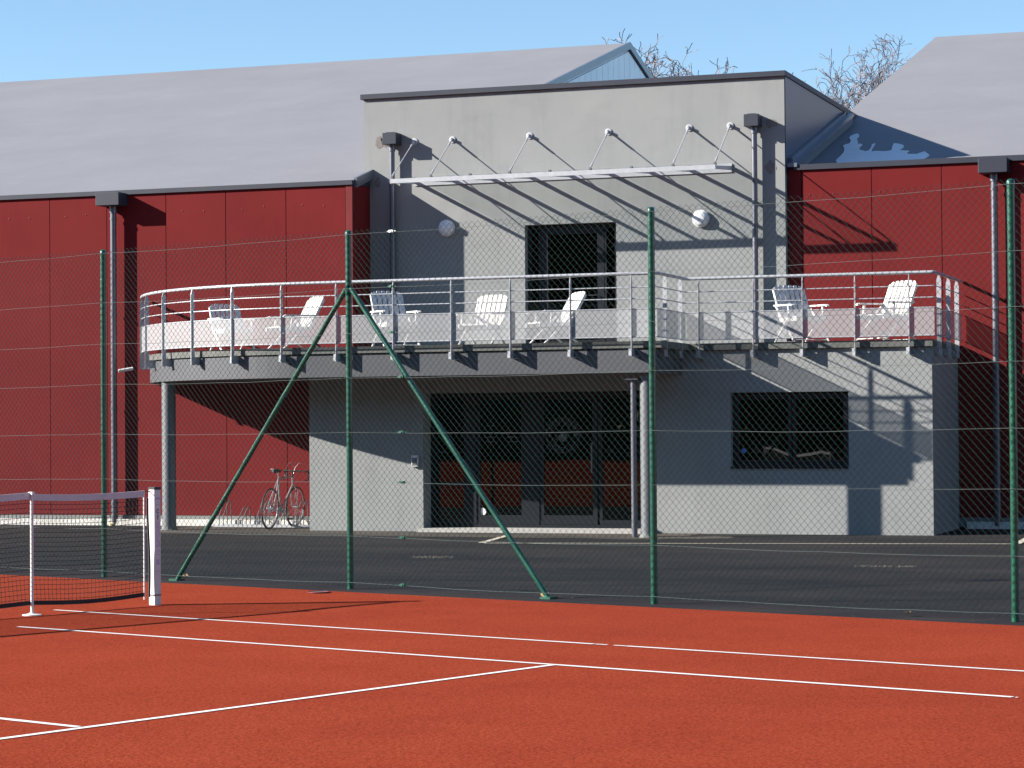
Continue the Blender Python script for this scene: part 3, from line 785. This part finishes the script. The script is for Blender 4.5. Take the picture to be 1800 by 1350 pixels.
specs = [  # back top x, y, z; facing vector; recline; label
    (-17.38, 35.40, 3.64, (.72, -.70), 26, 'white slatted terrace chair beside the curved railing end, its back in shade'),
    (-15.55, 35.05, 3.70, (-.62, -.78), 28, 'white slatted terrace chair before the red wall, turned towards the curved end'),
    (-14.13, 34.45, 3.72, (.66, -.75), 27, 'white slatted terrace chair with shaded back beside the upper downpipe shadow'),
    (-12.85, 35.85, 3.695, (-.10, -.99), 26, 'white slatted terrace chair with sunlit back beside the terrace door'),
    (-11.32, 35.55, 3.69, (-.72, -.69), 30, 'white slatted terrace chair in front of the terrace door, half turned'),
    (-8.02, 35.55, 3.70, (.64, -.77), 27, 'white slatted terrace chair with shaded back on the narrow terrace end'),
    (-6.24, 35.50, 3.72, (-.50, -.87), 26, 'white slatted terrace chair with sunlit back at the railing corner by the red wall')]
cache = {}
for bx, by, bz, fc, rc, lab in specs:
    h = bz - 2.82; length = (h - .35) / math.cos(R(rc))
    key = (rc, round(length, 2))
    if key not in cache: cache[key] = chair_meshes(R(rc), length)
    ms, top = cache[key]
    fv = Vector((fc[0], fc[1], 0)).normalized(); ang = math.atan2(fv.y, fv.x) - math.pi / 2
    off = Matrix.Rotation(ang, 3, 'Z') @ Vector((top.x, top.y, 0))
    t = empty('terrace_chair', (bx - off.x, by - off.y, 2.821), ang, label=lab, cat='chair', group='white chairs on the terrace')
    link_copy(ms['backrest'], 'backrest', t); link_copy(ms['seat'], 'seat', t)
    for a in ms['arms']: link_copy(a, 'armrest', t)
    for a in ms['legs']: link_copy(a, 'leg', t)

# ------------------------------------------------------------------ chain link fence
FY, FH = 3.546, 3.571
fn = empty('chain_link_fence', C(0, FY), TH, label='dark green chain link fence with round posts and two raking braces', cat='fence')
px_ = [-14.53, -10.89, -7.25, -3.616, .023, 3.726, 7.29, 10.93, 14.57, 18.21]
pm_ = MB().tube([(0, 0, -.05), (0, 0, FH - .012)], .031, 16); pm_.lathe([(.034, FH - .04), (.034, FH - .012), (.026, FH), (.008, FH + .006)], (0, 0, 0), 'z', 16)
pm_ = pm_.mesh('post', 'green', True)
for i, x in enumerate(px_):
    o = link_copy(pm_, 'post', fn, (x, 0, 0), (0, 0, random.uniform(0, 6)))
    for zz in (3.53, 2.99, 2.54, 2.10, 1.56, 1.07, .53, .06):
        MB().torus((0, 0, zz), .0335, .003, (0, 0, 1), 16, 4).build('wire_tie', 'green', o)
D = .0707
def mesh_panel(L):
    nW = int(round(L / (D / 2))); stp = L / nW; z0 = .035; nz = int((FH + .03 - z0) / (D / 2)); r_ = .00185
    vs, fs = [], []
    ringv = [(r_ * 1.15 * math.cos(a), r_ * 1.15 * math.sin(a)) for a in (0, 2.094, 4.189)]
    for k in range(nW):
        b0 = len(vs)
        for j in range(nz + 1):
            par = (j + k) % 2
            x = (k + par) * stp + (-.0012 if par == 0 else .0012); y_ = .0022 if par else -.0022
            x += random.uniform(-.0012, .0012); y_ += .004 * math.sin(k * .31 + j * .17)
            z = z0 + j * D / 2 + random.uniform(-.001, .001)
            for a, c in ringv: vs.append((x + a, y_ + c, z))
        for j in range(nz):
            for q in range(3):
                a = b0 + j * 3 + q; b = b0 + j * 3 + (q + 1) % 3; fs.append((a, b, b + 3, a + 3))
    mb = MB(); mb.v = vs; mb.f = fs; return mb.mesh('wire_mesh', 'wire', True)
base_L = 3.66; wm = mesh_panel(base_L)
for a, b in zip(px_[:-1], px_[1:]):
    o = link_copy(wm, 'wire_mesh', fn, (a, -.040, 0)); o.scale = ((b - a) / base_L, 1, 1); o['kind'] = 'stuff'
for zz in (3.53, 2.99, 2.54, 2.10, 1.56, 1.07, .53, .07):
    pts = []
    for a, b in zip(px_[:-1], px_[1:]):
        for k in range(8):
            t_ = k / 8; pts.append((a + (b - a) * t_, -.045 + .006 * math.sin(k * 1.7 + zz), zz - .018 * 4 * t_ * (1 - t_) * random.uniform(.6, 1.2)))
    pts.append((px_[-1], -.045, zz))
    MB().tube(pts, .0017, 4).build('tension_wire', 'twire', fn, True)
    o = MB().box(-.026, -.014, -.012, .026, .014, .012).tube([(-.055, 0, 0), (.055, 0, 0)], .005, 6).tube([(.0, -.022, 0), (0, .022, 0)], .010, 8).build('tensioner', 'green' if zz < 3.4 else 'galv', fn)
    o.location = (px_[4] + .62 + (.12 if zz < 2.4 else 0), -.05, zz)
for dx in (-1, 1):
    fx = px_[4] + dx * 2.50
    MB().tube([(px_[4] + dx * .03, .0, 2.995), (fx, .0, .0)], .0255, 14).tube([(px_[4], 0, 2.94), (px_[4], 0, 3.03)], .037, 14).build('brace', 'green', fn, True)
    MB().box(fx - .06, -.06, 0, fx + .06, .06, .02).build('brace_foot', 'green', fn)

# ------------------------------------------------------------------ tennis net
nt_ = empty('tennis_net', C(0, -5.485), TH, label='black tennis net with white tape and square white post', cat='tennis net')
# local frame: y towards the fence; post at y = +6.40
YP, YS = 6.40, 4.985
def hgt(y):
    ay = abs(y)
    if ay > YS:
        t = (ay - YS) / (YP - YS); return 1.055 - .02 * 4 * t * (1 - t)
    t = ay / YS; return .914 + (1.065 - .914) * (t ** 1.25)
def lowz(y):
    ay = abs(y)
    if ay > YS: t = (YP - ay) / (YP - YS); return .105 + .0 * t - .045 * math.sin(t * math.pi) * .6 - .035 * t * 0
    t = ay / YS; return .03 + .075 * t ** 2
def bow(y, v): return .015 * math.sin(y * .9) * math.sin(math.pi * v) + .004 * math.sin(y * 7 + v * 5)
NC, NR = 284, 22
mb = MB()
ys = [-YP + .10 + (2 * YP - .20) * i / NC for i in range(NC + 1)]
def npos(y, v): return (bow(y, v), y + .006 * math.sin(v * 9 + y * 3) * (1 - v), lowz(y) + (hgt(y) - .05 - lowz(y)) * v)
for y in ys: mb.tube([npos(y, j / 11) for j in range(12)], 0.0027, 3, False)
for j in range(NR + 1): mb.tube([npos(y, j / NR) for y in ys], 0.0027, 3, False)
mb.build('net_mesh', 'netcord', nt_, kind='stuff')
tp = MB()
for sg in (-1, 1):
    vs = []
    for y in ys: vs += [(sg * .006, y, hgt(y) - .058), (sg * .006, y, hgt(y))]
    tp.add(vs, [(2 * i, 2 * i + 2, 2 * i + 3, 2 * i + 1) for i in range(NC)])
vs = []
for y in ys: vs += [(-.006, y, hgt(y)), (.006, y, hgt(y) + .0)]
tp.add(vs, [(2 * i, 2 * i + 2, 2 * i + 3, 2 * i + 1) for i in range(NC)])
tp.build('tape', 'tape', nt_)
bt = MB()
vs = []
for y in ys: p = npos(y, 0); vs += [(p[0], p[1], p[2] - .012), (p[0], p[1], p[2] + .026)]
bt.add(vs, [(2 * i, 2 * i + 2, 2 * i + 3, 2 * i + 1) for i in range(NC)]); bt.build('bottom_band', 'netcord', nt_)
for sg in (-1, 1):
    yp = sg * (YP + .03)
    po = bevel(MB().box(-.04, yp - .04, -.02, .04, yp + .04, 1.055).build('post', 'white', nt_), .008)
    MB().box(-.041, yp - .041, 1.056, .041, yp + .041, 1.078).build('cap', 'black', po)
    MB().tube([(-.02, yp - sg * .04, 1.04), (-.02, yp - sg * .16, 1.03)], .006, 6).build('cable', 'black', po)
    MB().box(-.041, yp - .042, .09, .041, yp + .042, .10).build('strap', 'redtrim', po)
    MB().box(-.0425, yp - .0425, .965, .0425, yp + .0425, .985).build('strap', 'lilac', po)
    MB().tube([(0, sg * (YP - .10), .06), (0, sg * (YP - .10), hgt(YP) - .01)], .0075, 8).build('dowel', 'white', nt_, True)
    b = MB()
    lc = [(.010, sg * (YP - .055 + .012 * math.sin(z * 5)), z) for z in [.08 + .9 * k / 14 for k in range(15)]]
    b.tube(lc, .011, 5); b.build('lacing', 'netcord', nt_)
    if sg > 0:      # print on the post, on the side towards the camera
        for txt, size, z, m_ in (('c', .085, .865, 'ink'), ('f', .075, .80, 'ink')):
            o = link_copy(text_mesh(txt, size, m_), 'logo', po, (.0412, yp + .0, z)); o.rotation_euler = (math.pi / 2, 0, math.pi / 2)
        o = link_copy(text_mesh('GROUPE', .060, 'lilac'), 'lettering', po, (.0412, yp, .645)); o.rotation_euler = (math.pi / 2, math.pi / 2, math.pi / 2)
        b = MB().box(.0405, yp - .034, .915, .042, yp + .034, .921)
        for zz in (.50, .485, .46, .31): b.box(.0405, yp - .028, zz, .042, yp + .026, zz + .006)
        b.box(.0405, yp - .018, .37, .042, yp + .018, .42); b.build('small_print', 'lilac', po)
MB().box(-.009, -.025, .0, .009, .025, .915).build('centre_strap', 'tape', nt_)
st = empty('singles_stick', C(0, -.4997), TH, label='slim white singles stick on a round foot under the net tape', cat='net stick')
MB().tube([(.014, .0, .0), (.014, .0, 1.05)], .0145, 12).build('rod', 'white', st, True)
MB().lathe([(.085, .004), (.085, .012), (.03, .020), (.018, .03)], (.014, 0, 0), 'z', 24).build('foot', 'white', st)
MB().box(-.012, -.018, 1.045, .04, .018, 1.07).build('fork', 'white', st)

# ------------------------------------------------------------------ small things on the ground
t = empty('ground_socket', C(.17, 2.93, .004), TH, label='flat round socket cover with a raised rim in the red surface by the fence post', cat='ground cover')
MB().torus((0, 0, .006), .105, .008, (0, 0, 1), 28, 6).build('rim', 'redtrim', t, True)
MB().lathe([(.098, .0), (.098, .008), (.04, .011)], (0, 0, 0), 'z', 24).build('lid', 'galvdark', t)
def leaf(x, y, s, lab):
    mb = MB(); a = random.uniform(0, 6.28); ca_, sa_ = math.cos(a), math.sin(a)
    prof = [(-1, 0), (-.5, .45), (.0, .35), (.45, .6), (1, 0), (.5, -.5), (0, -.3), (-.5, -.5)]
    vs = [(s * (u * ca_ - v * sa_), s * (u * sa_ + v * ca_), s * (.25 + .75 * abs(v) + .35 * random.random())) for u, v in prof] + [(0, 0, .1 * s)]
    mb.add(vs, [(i, (i + 1) % 8, 8) for i in range(8)])
    o = mb.build('dry_leaf', 'leafbrown', None, label=lab, cat='leaf', group='dry leaves caught along the fence'); o.location = (x, y, .004)
leaf(-11.80, 23.05, .055, 'curled tan leaf at the foot of the brace towards the net'); leaf(-7.13, 21.24, .055, 'curled tan leaf at the foot of the brace away from the net')
leaf(-3.50, 19.92, .05, 'tan leaf lying alone under the mesh past the braces'); leaf(-6.82, 21.12, .022, 'small pale leaf between the brace foot and the next post')

# ------------------------------------------------------------------ bicycle and rack
bk = empty('bicycle', (-16.22, 34.62, .004), R(91), label='silver road bicycle with drop handlebars parked in the low rack', cat='bicycle')
bk.rotation_euler = (R(3), 0, R(91))
def wheel(x, yaw=0.):
    rt = bpy.data.objects.new('wheel', MB().torus((0, 0, 0), .317, .013, (0, 1, 0), 48, 6).mesh('tyre', 'rubber', True)); col.objects.link(rt); rt.parent = bk
    rt.location = (x, 0, .333); rt.rotation_euler = (0, 0, yaw)
    MB().torus((0, 0, 0), .300, .010, (0, 1, 0), 48, 6).build('rim', 'steel', rt, True)
    sp_ = MB()
    for i in range(28):
        a = 2 * math.pi * i / 28; sgn = 1 if i % 2 else -1
        sp_.tube([(.02 * math.cos(a + .9 * sgn), .028 * sgn, .02 * math.sin(a + .9 * sgn)), (.297 * math.cos(a), 0, .297 * math.sin(a))], .0014, 3, False)
    sp_.build('spokes', 'steel', rt)
    MB().tube([(0, -.05, 0), (0, .05, 0)], .016, 10).build('hub', 'steel', rt, True)
wheel(0); wheel(1.0, R(-4))
fb = MB()
BB, ST, HT, HB = (.42, 0, .28), (.27, 0, .80), (.83, 0, .83), (.865, 0, .70)
for a, b, r_ in ((BB, ST, .015), (ST, HT, .014), (BB, HB, .016), (HB, HT, .017)): fb.tube([a, b], r_, 10)
for sg in (-1, 1):
    fb.tube([BB, (.2, sg * .035, .30), (0, sg * .058, .333)], .009, 8); fb.tube([ST, (.16, sg * .03, .60), (0, sg * .058, .333)], .008, 8)
fb.build('frame', 'bikeframe', bk, True)
fk = MB()
for sg in (-1, 1): fk.tube([(.87, 0, .69), (.885, sg * .045, .64), (.95, sg * .05, .42), (1.0, sg * .052, .333)], .010, 8)
fk.build('fork', 'bikeframe', bk, True)
sd_ = MB().tube([ST, (.235, 0, .925)], .012, 10); sd_.build('seat_post', 'steel', bk, True)
sv = MB(); prof = [(-.02, .0), (.0, .07), (.06, .075), (.12, .04), (.2, .018), (.265, .015), (.275, 0)]
out = [(x, y_) for x, y_ in prof] + [(x, -y_) for x, y_ in prof[::-1] if y_ > 0]
nn = len(out); sv.add([(.10 + x, y_, .945 + .02 * (1 - x / .3)) for x, y_ in out] + [(.10 + x, y_ * .75, .905) for x, y_ in out],
                      [tuple(range(nn)), tuple(range(2 * nn - 1, nn - 1, -1))] + [(i, nn + i, nn + (i + 1) % nn, (i + 1) % nn) for i in range(nn)])
bevel(sv.build('saddle', 'black', bk), .012)
hb = MB(); hb.tube([(.83, 0, .83), (.822, 0, .90), (.90, 0, .915)], .013, 10)
for sg in (-1, 1):
    hb.tube([(.90, 0, .915), (.90, sg * .19, .915), (.94, sg * .205, .915), (1.0, sg * .21, .895), (1.02, sg * .21, .84), (.98, sg * .21, .78), (.90, sg * .212, .77)], .0115, 10)
hb.build('handlebar', 'black', bk, True)
lv = MB()
for sg in (-1, 1): lv.tube([(1.0, sg * .205, .905), (1.04, sg * .2, .93), (1.055, sg * .2, .86), (1.03, sg * .2, .79)], .008, 6)
lv.build('brake_levers', 'black', bk, True)
cb_ = MB()
for sg in (-1, 1): cb_.tube([(1.02, sg * .2, .92), (1.0, sg * .16, 1.03), (.93, sg * .06, 1.05), (.90, sg * .01, .97), (.86, 0, .86)], .0028, 5)
cb_.build('brake_cable', 'steel', bk, True)
MB().torus(BB, .088, .006, (0, 1, 0), 32, 5).torus(BB, .06, .006, (0, 1, 0), 24, 5).build('chainring', 'steel', bk, True)
cr_ = MB().tube([(.42, -.06, .28), (.42 + .12, -.075, .28 - .12)], .009, 6).tube([(.42, .06, .28), (.42 - .12, .075, .28 + .12)], .009, 6).tube([(.42, -.07, .28), (.42, .07, .28)], .02, 10)
cr_.build('crank', 'steel', bk, True)
for sg in (-1, 1):
    c_ = (.42 - sg * .12, sg * .12, .28 + sg * .12); MB().box(c_[0] - .045, c_[1] - .04, c_[2] - .012, c_[0] + .045, c_[1] + .04, c_[2] + .012).build('pedal', 'black', bk)
MB().torus((0, -.03, .333), .045, .012, (0, 1, 0), 20, 5).build('sprockets', 'steel', bk)
MB().tube([(.36, -.02, .55), (.325, -.02, .69)], .036, 12).build('bottle', 'white', bk, True) if False else None
rk = empty('bicycle_rack', (-16.95, 35.7, 0), label='low galvanised bicycle rack with bent wheel holders along the red wall', cat='bicycle rack')
P_(MB().box(-17.66, 35.52, .0, -15.95, 35.56, .035).box(-17.66, 35.82, .0, -15.95, 35.86, .035), 'base_bar', 'galv', rk)
for i in range(5):
    hx = -17.55 + i * .345; tall = i % 2 == 0
    for dxx in (0, .075):
        z1 = .43 if tall else .33
        P_(MB().tube([(hx + dxx, 35.54, .03), (hx + dxx, 35.54, .19 if tall else .12), (hx + dxx, 35.74, z1 - .02), (hx + dxx, 35.80, z1), (hx + dxx, 35.835, z1 - .05), (hx + dxx, 35.84, .03)], .0085, 7), 'wheel_holder', 'galvdark', rk, True)

# ------------------------------------------------------------------ bare trees beyond the halls
def make_tree(name, x, y, h, spread, seed, lab):
    rng = random.Random(seed)
    t = empty(name, (x, y, 0), label=lab, cat='tree', group='bare trees beyond the halls')
    trunk, crown = MB(), MB(); cnt = [0]
    def grow(p, d, L, r_, lv):
        if lv > 8 or cnt[0] > 4200: return
        n_ = 4; pts = [p]; q = p; dd = d
        for i in range(n_):
            dd = (dd + Vector((rng.gauss(0, 1), rng.gauss(0, 1), rng.gauss(0, 1) + .12)) * (.16 + .025 * lv)).normalized()
            q = q + dd * L / n_; pts.append(q)
        r1 = max(.0085, r_ * .68); cnt[0] += 1
        (trunk if lv < 2 else crown).tube(pts, [r_ + (r1 - r_) * i / n_ for i in range(n_ + 1)], 7 if lv < 2 else 4 if lv < 4 else 3, False)
        k = 2 if lv < 1 else (3 if rng.random() < .75 else 2)
        for i in range(k):
            ax = dd.orthogonal().normalized(); ax.rotate(Matrix.Rotation(rng.uniform(0, 6.283), 3, dd))
            ang = rng.uniform(.25, .70) * spread; nd = (dd * math.cos(ang) + ax * math.sin(ang))
            nd.z = nd.z * .9 + .14; grow(q, nd.normalized(), L * rng.uniform(.64, .82), r1 * rng.uniform(.66, .9), lv + 1)
        if lv > 1 and rng.random() < .85:     # side shoot
            m = pts[2]; ax = dd.orthogonal().normalized(); ax.rotate(Matrix.Rotation(rng.uniform(0, 6.283), 3, dd)); nd = (dd * .6 + ax * .8).normalized()
            grow(m, nd, L * .55, r1 * .5, lv + 2)
    for k in range(1): grow(Vector((0, 0, 0)), Vector((0, 0, 1)), h * .27, h * .02, 0)
    zs = sorted(v[2] for v in crown.v); s_ = h / zs[int(len(zs) * .985)]
    for b in (trunk, crown): b.v = [(a * s_, c * s_, e * s_) for a, c, e in b.v]
    hi = [v for v in crown.v if v[2] > h * .8]                       # stand the tree so that its top is over the given spot
    t.location = (x - sum(v[0] for v in hi) / len(hi), y - sum(v[1] for v in hi) / len(hi), 0)
    trunk.build('trunk', 'bark', t, True); crown.build('crown', 'twig', t)
make_tree('bare_tree', -19.9, 66, 10.7, .75, 3, 'bare tree whose twig tips just clear the pale gable')
make_tree('bare_tree', -18.1, 68, 12.2, .75, 8, 'bare tree rising behind the grey parapet beside the pale gable')
make_tree('bare_tree', -14.6, 70, 12.1, .95, 11, 'bare bushy tree seen in the gap between the parapet and the sloping roof')
make_tree('bare_tree', -13.1, 72, 12.75, .6, 23, 'tall bare tree leaning over the sloping roof edge with the snow patch')
# dense trees on the far side of the courts, behind the photographer: seen mirrored in the glazing
rng = random.Random(4); mb = MB()
for k in range(84):
    cx_ = -150 + k * 3.1 + rng.uniform(-1, 1); cy_ = (-60, -68)[k % 2] + rng.uniform(-3, 3); hh = rng.uniform(18, 24)
    for i in range(1500):
        a = rng.uniform(0, 6.283); zz = rng.random() ** .8; rr = 4.8 * (1 - zz * .35) * math.sqrt(rng.random())
        c = Vector((cx_ + rr * math.cos(a), cy_ + rr * math.sin(a), .2 + zz * hh)); u_ = Vector((rng.gauss(0, 1), rng.gauss(0, 1), rng.gauss(0, 1))).normalized() * rng.uniform(.3, .6); v_ = u_.orthogonal().normalized() * rng.uniform(.3, .6)
        mb.quad(c - u_ - v_, c + u_ - v_, c + u_ + v_, c - u_ + v_)
mb.build('treeline', 'hedge', label='far belt of olive trees across the courts, mirrored in the glass', cat='trees', kind='stuff')
